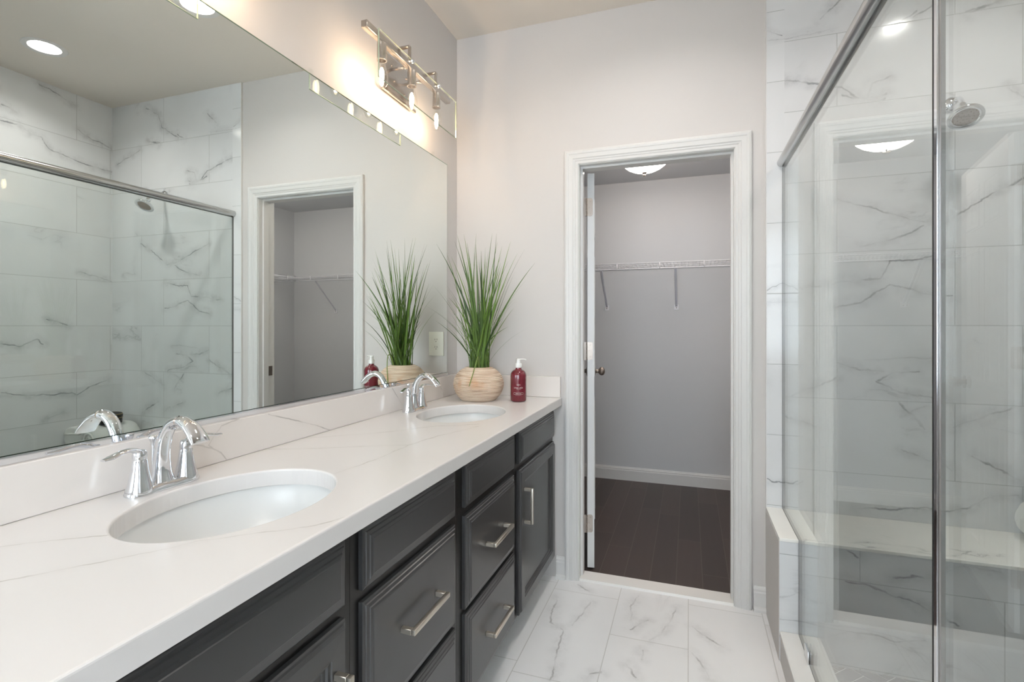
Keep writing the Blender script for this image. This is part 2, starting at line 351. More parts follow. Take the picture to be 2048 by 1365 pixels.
# closet
bm = NB(); box(bm, -.6, W+.12, D+.08, CY1+.12, -.08, .0); struct('floor_closet', bm, M['wood'])
bm = NB(); box(bm, -.6, W+.12, CY1, CY1+.12, 0, CCZ); struct('wall_closet_far', bm, M['closet'])
bm = NB(); box(bm, -.6, -.48, CY0, CY1, 0, CCZ); struct('wall_closet_left', bm, M['closet'])
bm = NB(); box(bm, W, W+.12, CY0, CY1, 0, CCZ); struct('wall_closet_right', bm, M['closet'])
bm = NB(); box(bm, -.6, W+.12, CY0, CY1+.12, CCZ, CCZ+.08); struct('ceiling_closet', bm, M['closet'])
bm = NB(); box(bm, -.48, OX0, CY0, CY0+.004, 0, CCZ); box(bm, OX1, W, CY0, CY0+.004, 0, CCZ); box(bm, OX0, OX1, CY0, CY0+.004, OZ, CCZ)
struct('wall_closet_near', bm, M['closet'])
BP = [(0, 0), (.014, 0), (.014, .078), (.011, .084), (.011, .092), (.007, .098), (.005, .105), (0, .105)]
def base_along_x(bm, x0, x1, y, h=1.0, shoe=True):     # runs along x, profile stands off towards -y
    for poly in ([BP, [(.014, 0), (.027, 0), (.026, .010), (.021, .017), (.014, .020)]] if shoe else [BP]):
        A = [bm.verts.new((x0, y-a, b)) for a, b in poly]; B = [bm.verts.new((x1, y-a, b)) for a, b in poly]; n = len(poly)
        for i in range(n): bm.faces.new((A[i], A[(i+1) % n], B[(i+1) % n], B[i]))
        bm.faces.new(A[::-1]); bm.faces.new(B)
bm = NB(); base_along_x(bm, -.48, W, CY1, shoe=False)
o = struct('baseboard_closet_far', bm, M['trim'])
bm = NB(); base_along_x(bm, 1.4225, 1.4745, D); struct('baseboard_far', bm, M['trim'])
bm = NB(); base_along_x(bm, .541, .5865, D); struct('baseboard_far_left', bm, M['trim'])
bm = NB()                                  # closet right wall baseboard
A = [bm.verts.new((W-a, CY0+.004, b)) for a, b in BP]; B = [bm.verts.new((W-a, CY1-.015, b)) for a, b in BP]
for i in range(len(BP)): bm.faces.new((A[i], A[(i+1) % len(BP)], B[(i+1) % len(BP)], B[i]))
struct('baseboard_closet_right', bm, M['trim'])
# door lining (jambs and stop) and casing
bm = NB()
box(bm, OX0, .655, D-.002, CY0+.006, 0, OZ); box(bm, 1.345, OX1, D-.002, CY0+.006, 0, OZ); box(bm, .655, 1.345, D-.002, CY0+.006, 2.018, OZ)
box(bm, .655, .665, D+.03, D+.068, 0, 2.018); box(bm, 1.335, 1.345, D+.03, D+.068, 0, 2.018); box(bm, .665, 1.335, D+.03, D+.068, 2.008, 2.018)
jam = struct('trim_1', bm, M['trim'])
bm = NB(); box(bm, 1.3435, 1.345, D+.078, D+.108, .925, .985, .0004)
box(bm, 1.3428, 1.3436, D+.088, D+.100, .94, .97)
obj('strike_plate', bm, M['nickel_dark'], jam)
def casing(name, y, sgn):
    prof = [(0, 0), (0, .008), (.004, .0105), (.014, .0105), (.018, .013), (.024, .0135), (.028, .0165), (.046, .0175), (.050, .0195), (.058, .0205), (.062, .018), (.066, .0175), (.068, .014), (.068, 0)]
    bm = NB(); xi, xo, zt = .652, 1.348, 2.021; rows = []
    for w_, d in prof:
        rows.append([bm.verts.new(c) for c in ((xi-w_, y-sgn*d, 0), (xi-w_, y-sgn*d, zt+w_), (xo+w_, y-sgn*d, zt+w_), (xo+w_, y-sgn*d, 0))])
    for a, b in zip(rows, rows[1:]):
        for i in range(3): bm.faces.new((a[i], a[i+1], b[i+1], b[i]))
    struct(name, bm, M['trim'])
casing('trim_2', D, 1); casing('trim_3', CY0+.004, -1)
# marble saddle in the doorway
bm = NB(); prism(bm, [(D-.008, .0005), (D-.004, .012), (D+.082, .012), (D+.09, .0005)], .656, 1.344, Matrix(((0, 1, 0, 0), (1, 0, 0, 0), (0, 0, 1, 0), (0, 0, 0, 1))))
struct('trim_4', bm, M['saddle'])

# ------------------------------------------------------------------ closet door, swung in past a right angle
AX = math.radians(10.3)
door = bpy.data.objects.new('door_1', None); C.objects.link(door); door['kind'] = 'structure'
door.location = (.668, 2.578, 0); door.rotation_euler = (0, 0, AX)     # local +y runs along the leaf
DL, DT = .685, .035
def door_leaf():
    bm = NB()
    box(bm, .003, .003+DT, .004, DL, .012, 2.012)
    # six-panel faces: recessed frames as raised-and-fielded panels
    for xs, sg in ((.003+DT, 1), (.003, -1)):
        for (a, b) in ((.10, .315), (.375, .59)):
            for (z0, z1) in ((.22, .82), (.97, 1.60), (1.70, 1.90)):
                prev = None
                for ins, dp in ((0, 0), (.004, .004), (.014, .004), (.018, .001), (.026, .001), (.045, .005)):
                    ring = [bm.verts.new((xs+sg*dp, yy, zz)) for yy, zz in ((a+ins, z0+ins), (b-ins, z0+ins), (b-ins, z1-ins), (a+ins, z1-ins))]
                    if prev:
                        for i in range(4): bm.faces.new((prev[i], prev[(i+1) % 4], ring[(i+1) % 4], ring[i]))
                    prev = ring
                bm.faces.new(prev)
    return bm
obj('door_leaf', door_leaf(), M['door'], door)
for zc in (1.84, 1.11, .235):
    bm = NB()
    # leaf let into the hinge edge of the door, with round corners, and the knuckle beside it
    pts = []
    hh, r = .045, .010
    for cx, cz, a0 in ((.030-r, zc+hh-r, 0), (.030-r, zc-hh+r, -90)):
        for k in range(6):
            a = math.radians(a0+90-k*18) if a0 == 0 else math.radians(0-k*18)
            pts.append((cx+r*math.cos(a), cz+r*math.sin(a)))
    poly = [(.002, zc+hh)]+pts+[(.002, zc-hh)]
    A = [bm.verts.new((x, .0028, z)) for x, z in poly]; B = [bm.verts.new((x, .0045, z)) for x, z in poly]
    for i in range(len(poly)): bm.faces.new((A[i], A[(i+1) % len(poly)], B[(i+1) % len(poly)], B[i]))
    bm.faces.new(A)
    for zz in (.03, 0, -.03):
        lathe(bm, [(0, 0), (.0035, 0), (.004, .0012)], 12, Matrix.Translation((.018 if zz else .012, .0016, zc+zz)) @ Matrix.Rotation(-PI/2, 4, 'X'))
    for k in range(5):
        lathe(bm, [(0, 0), (.006, 0), (.006, .0168), (0, .0168)], 14, Matrix.Translation((-.003, .001, zc-hh+k*.018)))
    box(bm, -.014, -.004, -.004, -.002, zc-hh, zc+hh)
    obj('hinge', bm, M['nickel_dark'], door, ang=35)
bm = NB()
for sg, x0 in ((1, .003+DT), (-1, .003)):
    R = Matrix.Translation((x0, DL-.065, .955)) @ Matrix.Rotation(sg*PI/2, 4, 'Y')
    lathe(bm, [(0, 0), (.032, 0), (.033, .004), (.028, .009), (.014, .012), (.0115, .018), (.0115, .028), (.018, .033), (.0255, .042), (.027, .050), (.024, .060), (.014, .067), (0, .069)], 28, R)
obj('door_knob', bm, M['nickel_dark'], door, ang=40)

# ------------------------------------------------------------------ shower room
bm = NB(); box(bm, 1.543, W, D-.010, D, .0, CZ)
for zb in BANDS[1:-1]: bmesh.ops.bisect_plane(bm, geom=bm.verts[:]+bm.edges[:]+bm.faces[:], plane_co=(0, 0, zb), plane_no=(0, 0, 1))
for f in bm.faces:
    zc = f.calc_center_median().z; f.material_index = max(i for i, b in enumerate(BANDS[:-1]) if zc >= b or i == 0)
struct('wall_shower_far', bm, TF)
bm = NB(); box(bm, 1.475, 1.543, D-.010, D, .0, CZ); struct('trim_5', bm, M['tile_strip'])
bm = NB(); box(bm, W-.010, W, .10, D-.010, .0, CZ); struct('wall_shower_right', bm, M['tile_right'])
bm = NB(); box(bm, 1.475, W, -.02, .09, .0, CZ); struct('wall_shower_near', bm, M['wall'])
bm = NB(); box(bm, 1.475, W-.010, .09, .10, .0, CZ); struct('wall_shower_near_tile', bm, M['tile_near'])
bm = NB(); box(bm, 1.4715, 1.4752, D-.011, D, .0, CZ); struct('trim_6', bm, M['trim'])
# herringbone shower floor
bm = NB(); TWd = .052; Rz = Matrix.Rotation(math.radians(45), 4, 'Z')
g = .0022
for i in range(-40, 40):
    for j in range(-40, 40):
        k = (i-j) % 4
        if k == 0: a = (i, i+2, j, j+1)
        elif k == 3: a = (i, i+1, j, j+2)
        else: continue
        c = Rz @ Vector(((a[0]+a[1])/2*TWd, (a[2]+a[3])/2*TWd, 0)) + Vector((2.1, 1.2, 0))
        if not (1.52 < c.x < 2.68 and .03 < c.y < 2.17): continue
        box(bm, a[0]*TWd+g, a[1]*TWd-g, a[2]*TWd+g, a[3]*TWd-g, .0, .012, M=Matrix.Translation((2.1, 1.2, .008)) @ Rz)
for co, no in (((1.606, 0, 0), (-1, 0, 0)), ((2.63, 0, 0), (1, 0, 0)), ((0, .10, 0), (0, -1, 0)), ((0, 2.109, 0), (0, 1, 0))):
    bmesh.ops.bisect_plane(bm, geom=bm.verts[:]+bm.edges[:]+bm.faces[:], plane_co=co, plane_no=no, clear_outer=True)
fs = struct('floor_shower', bm, M['mosaic'])
bm = NB(); box(bm, 1.605, 2.63, .10, 2.11, .001, .0185); obj('floor_grout', bm, M['mosaic_grout'], fs)
# bench and curb
bench = thing('shower_bench', 'marble tiled bench across the back of the shower with a pale stone seat', 'bench', (1.9, 2.28, 0))
def at0(o, root):          # keep world coordinates for a child of a moved root
    o.matrix_parent_inverse = Matrix.Translation(root.location).inverted(); return o
bm = NB(); box(bm, 1.4715, 2.629, 2.103, 2.449, .444, .456, .002); at0(obj('bench_seat', bm, M['slab'], bench), bench)
bm = NB(); box(bm, 1.537, 2.629, 2.110, 2.449, .0, .444); at0(obj('bench_front', bm, M['tile_bench'], bench), bench)
bm = NB(); box(bm, 1.4735, 1.537, 2.110, 2.449, .0, .444); at0(obj('bench_end_tile', bm, M['tile_bench_end'], bench), bench)
bm = NB(); box(bm, 1.4715, 1.4735, 2.112, 2.449, .0, .4435); o = at0(obj('painted_end', bm, M['wall'], bench), bench); o['label'] = 'painted plaster end of the bench'
curb = thing('shower_curb', 'low shower curb capped in white marble with a painted outer face', 'curb', (1.54, 1.1, 0))
bm = NB(); box(bm, 1.4735, 1.605, .101, 2.109, .098, .112, .003); at0(obj('curb_cap', bm, M['curb'], curb), curb)
bm = NB(); box(bm, 1.483, 1.602, .101, 2.109, .0, .098); at0(obj('curb_core', bm, M['curb_in'], curb), curb)
bm = NB(); box(bm, 1.476, 1.483, .101, 2.109, .0, .0975); at0(obj('painted_face', bm, M['wall'], curb), curb)
# enclosure: fixed panel notched over the bench, door, header, seals, clamp
enc = thing('shower_enclosure', 'frameless clear glass shower screen with a chrome header rail', 'shower screen', (GX, 1.2, 0))
HZ0, HZ1 = 1.916, 1.955
bm = NB(); poly = [(1.0186, .114), (2.100, .114), (2.100, .458), (2.447, .458), (2.447, HZ0-.0015), (1.0186, HZ0-.0015)]
A = [bm.verts.new((GX-.005, y, z)) for y, z in poly]; B = [bm.verts.new((GX+.005, y, z)) for y, z in poly]
for i in range(6): bm.faces.new((A[i], A[(i+1) % 6], B[(i+1) % 6], B[i]))
bm.faces.new(A); bm.faces.new(B)
at0(obj('fixed_panel', bm, M['glass'], enc), enc)
bm = NB(); box(bm, GX-.005, GX+.005, .14, .988, .122, HZ0-.0015); at0(obj('glass_door', bm, M['glass'], enc), enc)
bm = NB()
pr = [(GX-.007+.019*math.cos(2*PI*k/32), HZ0+.020+.019*math.sin(2*PI*k/32)) for k in range(32)]
prism(bm, pr, .101, D-.011); at0(obj('header_rail', bm, M['satin'], enc, ang=40), enc)
bm = NB(); box(bm, GX-.001, GX+.0085, .102, D-.0115, HZ0-.001, HZ0+.007); at0(obj('header_gasket', bm, M['rubber'], enc), enc)
bm = NB(); box(bm, GX-.005, GX+.005, 1.003, 1.0145, .114, HZ0); at0(obj('panel_channel', bm, M['chrome'], enc), enc)
bm = NB(); box(bm, GX-.0055, GX+.0055, 1.0145, 1.0185, .114, HZ0); at0(obj('dark_gasket', bm, M['rubber'], enc), enc)
bm = NB(); box(bm, GX-.0045, GX+.0045, .999, 1.003, .114, HZ0); at0(obj('strike_strip', bm, M['satin'], enc), enc)
bm = NB(); box(bm, GX-.003, GX+.003, .9935, .999, .122, HZ0); at0(obj('door_seal', bm, plain('clear_seal', srgb(150, 146, 144), .2), enc), enc)
bm = NB(); box(bm, GX-.0055, GX+.0055, 2.447, 2.4495, .457, HZ0); box(bm, GX-.0055, GX+.0055, 2.100, 2.1025, .114, .456)
box(bm, GX-.0055, GX+.0055, 1.0186, 2.100, .112, .1145); box(bm, GX-.0055, GX+.0055, 2.1, 2.447, .456, .4585)
at0(obj('glass_edge_bead', bm, plain('grey_silicone', srgb(120, 118, 116), .4), enc), enc)
bm = NB(); box(bm, GX-.010, GX-.0055, 1.925, 1.982, .113, .154, .001); box(bm, GX+.0055, GX+.010, 1.925, 1.982, .113, .154, .001); box(bm, GX-.010, GX+.010, 1.925, 1.982, .1125, .1145)
at0(obj('glass_clamp', bm, M['chrome'], enc, ang=40), enc)
# shower head on the far tiled wall
sh = thing('shower_sprayer', 'chrome shower head on a short arm above the shower bench', 'shower head', (2.127, 2.4495, 2.10))
bm = NB(); lathe(bm, [(0, .0), (.030, .0), (.0305, .004), (.027, .010), (.016, .016), (.010, .018), (0, .018)], 32, Matrix.Rotation(PI/2, 4, 'X')); obj('flange', bm, M['chrome'], sh, ang=50)
bm = NB(); tube(bm, catmull([(0, -.012, 0), (0, -.05, .002), (-.006, -.085, -.018), (-.014, -.115, -.048)]), .0095, 16); obj('arm', bm, M['chrome'], sh, smooth=True)
bm = NB()
hd = Vector((-.05, -.52, -.85)).normalized(); Rh = Vector((0, 0, 1)).rotation_difference(hd).to_matrix().to_4x4()
Mh = Matrix.Translation((-.014, -.112, -.046)) @ Rh
lathe(bm, [(0, -.004), (.013, -.004), (.015, .004), (.013, .013), (.014, .018), (.022, .032), (.040, .050), (.052, .058), (.055, .064), (.054, .068), (.046, .0695), (.040, .069), (.0375, .066)], 40, Mh)
head = obj('spray_head', bm, M['chrome'], sh, ang=50)
bm = NB(); lathe(bm, [(0, .0675), (.0385, .0668), (.0385, .062)], 40, Mh)
for rr, nn in ((.012, 6), (.024, 12), (.035, 18)):
    for k in range(nn):
        a = 2*PI*k/nn; lathe(bm, [(.0018, .067), (.0012, .0695), (0, .0695)], 6, Mh @ Matrix.Translation((rr*math.cos(a), rr*math.sin(a), 0)))
obj('nozzle_plate', bm, M['nickel_dark'], head)

# towel and box on the bench
tw = NT('terry_towel'); tc = tw.n('ShaderNodeTexCoord').outputs['Object']
tb = tw.bsdf(Base_Color=srgb(240, 241, 238), Roughness=.95, Sheen_Weight=.3)
bp = tw.n('ShaderNodeBump', {'Height': tw.noise(tc, 260, 3, .7).outputs[0], 'Strength': .9, 'Distance': .004}); tw.t.links.new(bp.outputs[0], tb.inputs['Normal'])
random.seed(4)
def towel_mesh():
    bm = NB(); rings = []
    ys = [-.135+.27*k/18 for k in range(19)]
    # folded pad whose rolled edge faces the glass: a spiral strip of cloth swept across the bench
    path = []
    for k in range(30):                    # the roll
        a = PI*.5+2*PI*1.35*k/29; r = .018+.052*k/29
        path.append((.075+r*math.cos(a), .075+r*math.sin(a)))
    for k in range(1, 8): path.append((.075+.035*k, .006+.001*math.sin(k)))
    for k in range(9):
        a = -PI/2+PI*k/8; path.append((.315+.035*math.cos(a), .041+.035*math.sin(a)))
    for k in range(1, 6): path.append((.315-.035*k, .076))
    prev = None
    return path
bm = NB()
def outline(y, k):
    pts = []
    sc = 1-.10*abs(y/.135)**6
    for i in range(56):
        a = 2*PI*i/56
        cx = abs(math.cos(a))**(.62)*math.copysign(1, math.cos(a)); cz = abs(math.sin(a))**(.75)*math.copysign(1, math.sin(a))
        x = .165+.162*cx*sc; z = .075+.075*cz*(1-.04*abs(y/.135)**6)
        z += .0025*math.sin(7*y/.135+i*.4); x += .002*math.sin(9*y/.135+i)
        pts.append((x, y, max(z, .001)))
    return pts
rings = []
ys = [-.138, -.137, -.132]+[-.12+.24*k/14 for k in range(15)]+[.132, .137, .138]
for k, y in enumerate(ys):
    sh_ = {0: .80, 1: .92, 2: .98, 18: .98, 19: .92, 20: .80}.get(k, 1)
    rings.append([bm.verts.new((.165+(x-.165)*(1-(1-sh_)*.4), yy, max(.0, .075+(z-.075)*(1-(1-sh_)*.9)))) for x, yy, z in outline(y, k)])
for a, b in zip(rings, rings[1:]):
    for i in range(56): bm.faces.new((a[i], a[(i+1) % 56], b[(i+1) % 56], b[i]))
bm.faces.new(rings[0][::-1]); bm.faces.new(rings[-1])
towel = thing('towel', 'thick white folded bath towel on the shower bench', 'towel', (2.285, 2.275, .4575))
obj('towel_body', bm, tw.m, towel, smooth=True)
for s in (-1, 1):
    bm = NB(); sp = []
    for k in range(60):
        a = 2*PI*2.2*k/59; r = .010+.050*k/59; sp.append((.075+r*math.cos(a)*1.05, s*.139, .075+r*math.sin(a)))
    sp += [(.16, s*.139, .104), (.24, s*.139, .10), (.30, s*.138, .092)]
    tube(bm, sp, .006, 8); obj('folded_edge', bm, tw.m, towel, smooth=True)
bx = thing('lidded_box', 'shallow black oval lidded box on the folded towel', 'box', (2.40, 2.285, .6095), .5)
bm = NB(); lathe(bm, [(0, 0), (.088, 0), (.091, .003), (.091, .034), (0, .034)], 48, sx=1.0, sy=.72); obj('box_base', bm, M['rubber'], bx, ang=40)
bm = NB(); lathe(bm, [(0, .0345), (.094, .0345), (.094, .056), (.090, .060), (0, .060)], 48, sx=1.0, sy=.73); obj('box_lid', bm, M['rubber'], bx, ang=40)
bm = NB(); lathe(bm, [(.0935, .0350), (.0950, .0352), (.0950, .0378), (.0935, .0380)], 48, sx=1.0, sy=.732); lathe(bm, [(.0905, .0575), (.0935, .0578), (.0905, .0605)], 48, sx=1., sy=.732)
obj('gold_band', bm, plain('gold_band', srgb(196, 170, 110), .3, 1), bx)

# ------------------------------------------------------------------ vanity cabinets
FX, FR = .540, .520            # front faces, face frame
def front_panel(bm, y0, y1, z0, z1, x0=FR):
    prof = [(0, 0), (0, .0095), (.003, .0115), (.007, .0120), (.0085, .0145), (.0165, .0155), (.018, .0180), (.0245, .0190), (.026, .0205)]
    prev = None
    for ins, d in prof:
        ring = [bm.verts.new((x0+d, y, z)) for y, z in ((y0+ins, z0+ins), (y1-ins, z0+ins), (y1-ins, z1-ins), (y0+ins, z1-ins))]
        if prev:
            for i in range(4): bm.faces.new((prev[i], prev[(i+1) % 4], ring[(i+1) % 4], ring[i]))
        else: bm.faces.new(ring[::-1])
        prev = ring
    bm.faces.new(prev)
def door_panel(bm, y0, y1, z0, z1, x0=FR):
    prof = [(0, 0), (0, .0095), (.003, .0125), (.008, .013), (.0095, .0165), (.013, .0195), (.050, .0200), (.0515, .0175), (.057, .0160), (.059, .0115), (.066, .0095), (.068, .0075)]
    prev = None
    for ins, d in prof:
        ring = [bm.verts.new((x0+d, y, z)) for y, z in ((y0+ins, z0+ins), (y1-ins, z0+ins), (y1-ins, z1-ins), (y0+ins, z1-ins))]
        if prev:
            for i in range(4): bm.faces.new((prev[i], prev[(i+1) % 4], ring[(i+1) % 4], ring[i]))
        else: bm.faces.new(ring[::-1])
        prev = ring
    bm.faces.new(prev)
def pull(parent, yc, zc, L=.180, vertical=False, x0=.5405):
    bm = NB(); h = L/2; t = .0062
    Mx = Matrix.Translation((x0, yc, zc)) @ (Matrix.Rotation(PI/2, 4, 'X') if vertical else Matrix.Identity(4))
    box(bm, .026, .037, -h, h, -t, t, .0012, 2, Mx)
    for s in (-1, 1): box(bm, .0, .0265, s*h-(2*t if s > 0 else 0), s*h+(0 if s > 0 else 2*t), -t, t, .0009, 1, Mx)
    return obj('handle', bm, M['pull'], parent, ang=40)
def cabinet(y0, y1, label, drawers, name='vanity_cabinet'):
    root = thing(name, label, 'cabinet', (0, 0, 0), 0, None)
    bm = NB(); t = .018
    box(bm, .003, FR-.02, y0, y0+t, .10, .672); box(bm, .003, FR-.02, y1-t, y1, .10, .672)
    box(bm, .003, FR-.02, y0+t, y1-t, .10, .118); box(bm, .003, .010, y0+t, y1-t, .118, .672)
    box(bm, .42, .438, y0, y1, .0, .10)
    obj('carcass', bm, M['black_in'], root)
    bm = NB()
    box(bm, FR-.02, FR, y0, y0+.04, .10, .847); box(bm, FR-.02, FR, y1-.04, y1, .10, .847)
    box(bm, FR-.02, FR, y0+.04, y1-.04, .815, .847); box(bm, FR-.02, FR, y0+.04, y1-.04, .665, .70); box(bm, FR-.02, FR, y0+.04, y1-.04, .10, .13)
    if drawers: box(bm, FR-.02, FR, y0+.04, y1-.04, .37, .40)
    obj('face_frame', bm, M['black_frame'], root, ang=30)
    return root
def part(name, maker, root, *a):
    bm = NB(); maker(bm, *a); return obj(name, bm, M['black'], root)
ZA = (.697, .822)
c1 = cabinet(1.8605, 2.4575, 'black sink cabinet beneath the far basin, against the end wall', False)
part('false_front', front_panel, c1, 1.897, 2.440, *ZA)
d = part('door', door_panel, c1, 1.897, 2.440, .105, .672); pull(d, 1.939, .524, .142, True)
c2 = cabinet(1.3555, 1.8595, 'black drawer cabinet next to the far sink cabinet', True)
for (a, b) in (ZA, (.394, .672), (.112, .379)):
    d = part('drawer', front_panel, c2, 1.390, 1.838, a, b)
    if a < .6: pull(d, 1.616, (.535 if a > .3 else .246))
c3 = cabinet(.8585, 1.3545, 'black drawer cabinet next to the near sink cabinet', True)
for (a, b) in (ZA, (.394, .672), (.112, .379)):
    d = part('drawer', front_panel, c3, .886, 1.322, a, b)
    if a < .6: pull(d, 1.104, (.546 if a > .3 else .246))
c4 = cabinet(.2605, .8575, 'black sink cabinet beneath the near basin, cut by the frame', False)
part('false_front', front_panel, c4, .276, .830, *ZA)
d = part('door', door_panel, c4, .276, .830, .105, .672); pull(d, .789, .524, .142, True)

# ------------------------------------------------------------------ worktop, upstands, basins
SK = ((.290, .803), (.290, 1.895)); SA, SB = .168, .219
ct = NB()
def oloop(e, z):
    return [ct.verts.new(p) for p in ((.0015, .235+e, z), (.567-e, .235+e, z), (.567-e, 2.4585, z), (.0015, 2.4585, z))]
def hloop(c, e, z): return [ct.verts.new((c[0]+(SA+e)*math.cos(2*PI*k/80), c[1]+(SB+e)*math.sin(2*PI*k/80), z)) for k in range(80)]
def edges_of(vs): return [ct.edges.new((vs[i], vs[(i+1) % len(vs)])) for i in range(len(vs))]
steps = ((.0045, .886), (.0022, .8855), (.0006, .8840), (0, .8818), (0, .848))
lay = [[oloop(e, z)]+[hloop(c, e, z) for c in SK] for e, z in steps]
bmesh.ops.triangle_fill(ct, use_beauty=True, edges=[e for l in lay[0] for e in edges_of(l)])
bmesh.ops.triangle_fill(ct, use_beauty=True, edges=[e for l in lay[-1] for e in edges_of(l)])
for A_, B_ in zip(lay, lay[1:]):
    for a, b in zip(A_, B_):
        n = len(a)
        for i in range(n): ct.faces.new((a[i], a[(i+1) % n], b[(i+1) % n], b[i]))
o = obj('countertop', ct, M['quartz'], None)
tag(o, 'white quartz vanity top with faint grey veins over the black cabinets', 'countertop')
bm = NB(); box(bm, .0012, .020, .235, 2.4585, .8865, .988, .0015); tag(obj('backsplash', bm, M['quartz_v']), 'long low white quartz backsplash along the foot of the mirror', 'backsplash')
bm = NB(); box(bm, .0205, .563, 2.4395, 2.4585, .8865, .988, .0015); tag(obj('backsplash', bm, M['quartz_s']), 'short white quartz side splash behind the soap bottle', 'backsplash')
def basin(sx, sy, label):
    t = thing('sink', label, 'sink', (sx, sy, .846))
    bm = NB()
    inner = [(1.03, .0), (1.025, -.012), (.99, -.035), (.93, -.062), (.82, -.090), (.64, -.115), (.40, -.131), (.15, -.138), (.13, -.139)]
    n = 64; rings = []
    for s, z in inner+[(.13, -.150), (.42, -.142), (.68, -.125), (.87, -.098), (.98, -.068), (1.045, -.036), (1.07, -.012), (1.10, -.010), (1.10, .0)]:
        rings.append([bm.verts.new((SA*s*math.cos(2*PI*i/n), SB*s*math.sin(2*PI*i/n), z)) for i in range(n)])
    rings.append(rings[0])
    for a, b in zip(rings, rings[1:]):
        for i in range(n): bm.faces.new((a[i], a[(i+1) % n], b[(i+1) % n], b[i]))
    obj('bowl', bm, M['ceramic'], t, ang=60)
    bm = NB(); lathe(bm, [(0, -.134), (.018, -.134), (.0225, -.1365), (.024, -.1385), (.024, -.155), (0, -.155)], 28); obj('drain', bm, M['chrome'], t, ang=40)
    return t
basin(*SK[0], 'white oval undermount sink in the foreground of the countertop'); basin(*SK[1], 'white oval undermount sink in front of the potted grass')

# ------------------------------------------------------------------ faucets
def faucet(label):
    t = thing('faucet', label, 'faucet', (.078, .806, .8865), 0, 'chrome two-handle faucets on the vanity')
    bm = NB(); n = 48          # base plate, a rounded bar waisted between the handles
    for_r = []
    def plate(z, k):
        out = []
        for i in range(n):
            a = 2*PI*i/n; c, s = math.cos(a), math.sin(a)
            y = .080*math.copysign(abs(s)**.8, s); hw = .027-.004*math.cos(PI*y/.080)
            out.append(bm.verts.new((hw*k*math.copysign(abs(c)**.8, c), y*(1-(1-k)*.35), z)))
        return out
    rs = [plate(0, 1.0), plate(.004, 1.0), plate(.010, .88), plate(.014, .70)]
    for a, b in zip(rs, rs[1:]):
        for i in range(n): bm.faces.new((a[i], a[(i+1) % n], b[(i+1) % n], b[i]))
    bm.faces.new(rs[0][::-1]); bm.faces.new(rs[-1])
    obj('base_plate', bm, M['chrome'], t, ang=50)
    # spout: broad foot rising into an arch that flattens to a spade-shaped lip
    bm = NB()
    P = catmull([(-.004, 0, .008), (-.006, 0, .035), (-.004, 0, .075), (.006, 0, .112), (.026, 0, .138), (.052, 0, .146), (.078, 0, .136), (.098, 0, .117), (.108, 0, .104)], 6)
    k = len(P); ex = []
    key = [(.026, .022), (.019, .017), (.0155, .014), (.0145, .012), (.0145, .0115), (.0155, .0115), (.019, .0105), (.0215, .009), (.0220, .006)]
    for i in range(k):
        f = i/(k-1)*8; a = min(int(f), 7); f -= a
        ex.append((key[a][0]*(1-f)+key[a+1][0]*f, key[a][1]*(1-f)+key[a+1][1]*f))
    tube(bm, P, 0, 24, ex, up=Vector((1, 0, .001)))
    obj('spout', bm, M['chrome'], t, ang=60)
    bm = NB(); tube(bm, [(-.032, 0, .010), (-.033, 0, .090)], .0032, 10); lathe(bm, [(0, 0), (.004, .0), (.0045, .006), (.008, .014), (.0085, .018), (.005, .022), (0, .023)], 20, Matrix.Translation((-.033, 0, .088)))
    obj('lift_rod', bm, M['chrome'], t, ang=50)
    for s in (-1, 1):
        bm = NB()
        lathe(bm, [(0, .004), (.0255, .004), (.0258, .008), (.0225, .018), (.0185, .036), (.0152, .056), (.0135, .070), (.0125, .0715), (.0128, .074), (.0135, .078), (.0130, .086), (.0105, .091), (0, .093)], 32, Matrix.Translation((0, s*.052, 0)))
        h = obj('handle', bm, M['chrome'], t, ang=50)
        bm = NB()
        Q = catmull([(0, s*.047, .081), (.001, s*.060, .091), (.004, s*.078, .0965), (.008, s*.098, .095), (.012, s*.118, .091), (.014, s*.132, .090)], 5)
        kk = [(.0105, .007), (.0100, .0062), (.0085, .0045), (.0100, .0038), (.0115, .0034), (.0060, .0022)]; ex = []
        for i in range(len(Q)):
            f = i/(len(Q)-1)*5; a = min(int(f), 4); f -= a
            ex.append((kk[a][0]*(1-f)+kk[a+1][0]*f, kk[a][1]*(1-f)+kk[a+1][1]*f))
        tube(bm, Q, 0, 18, ex, up=Vector((0, 0, 1))); obj('lever', bm, M['chrome'], h, ang=60)
    return t
fa = faucet('chrome arched faucet with two levers at the near, larger-looking sink')
dup(fa, (.078, 1.888, .8865), 'chrome arched faucet with two levers beside the potted grass')

# ------------------------------------------------------------------ mirror
mir = thing('wall_mirror', 'wide frameless wall mirror with polished edges above the backsplash', 'mirror', (.002, 1.25, 1.002))
MY0, MY1, MZ0, MZ1 = .12, 2.338, 1.000, 2.052
bm = NB()
c_ = .005
A = [bm.verts.new(p) for p in ((.0055, MY0+c_, MZ0+c_), (.0055, MY1-c_, MZ0+c_), (.0055, MY1-c_, MZ1-c_), (.0055, MY0+c_, MZ1-c_))]
bm.faces.new(A)
at0(obj('mirror_glass', bm, M['mirror'], mir), mir)
bm = NB()
A = [bm.verts.new(p) for p in ((.0055, MY0+c_, MZ0+c_), (.0055, MY1-c_, MZ0+c_), (.0055, MY1-c_, MZ1-c_), (.0055, MY0+c_, MZ1-c_))]
B = [bm.verts.new(p) for p in ((.0040, MY0, MZ0), (.0040, MY1, MZ0), (.0040, MY1, MZ1), (.0040, MY0, MZ1))]
B2 = [bm.verts.new((.0006, v.co.y, v.co.z)) for v in B]
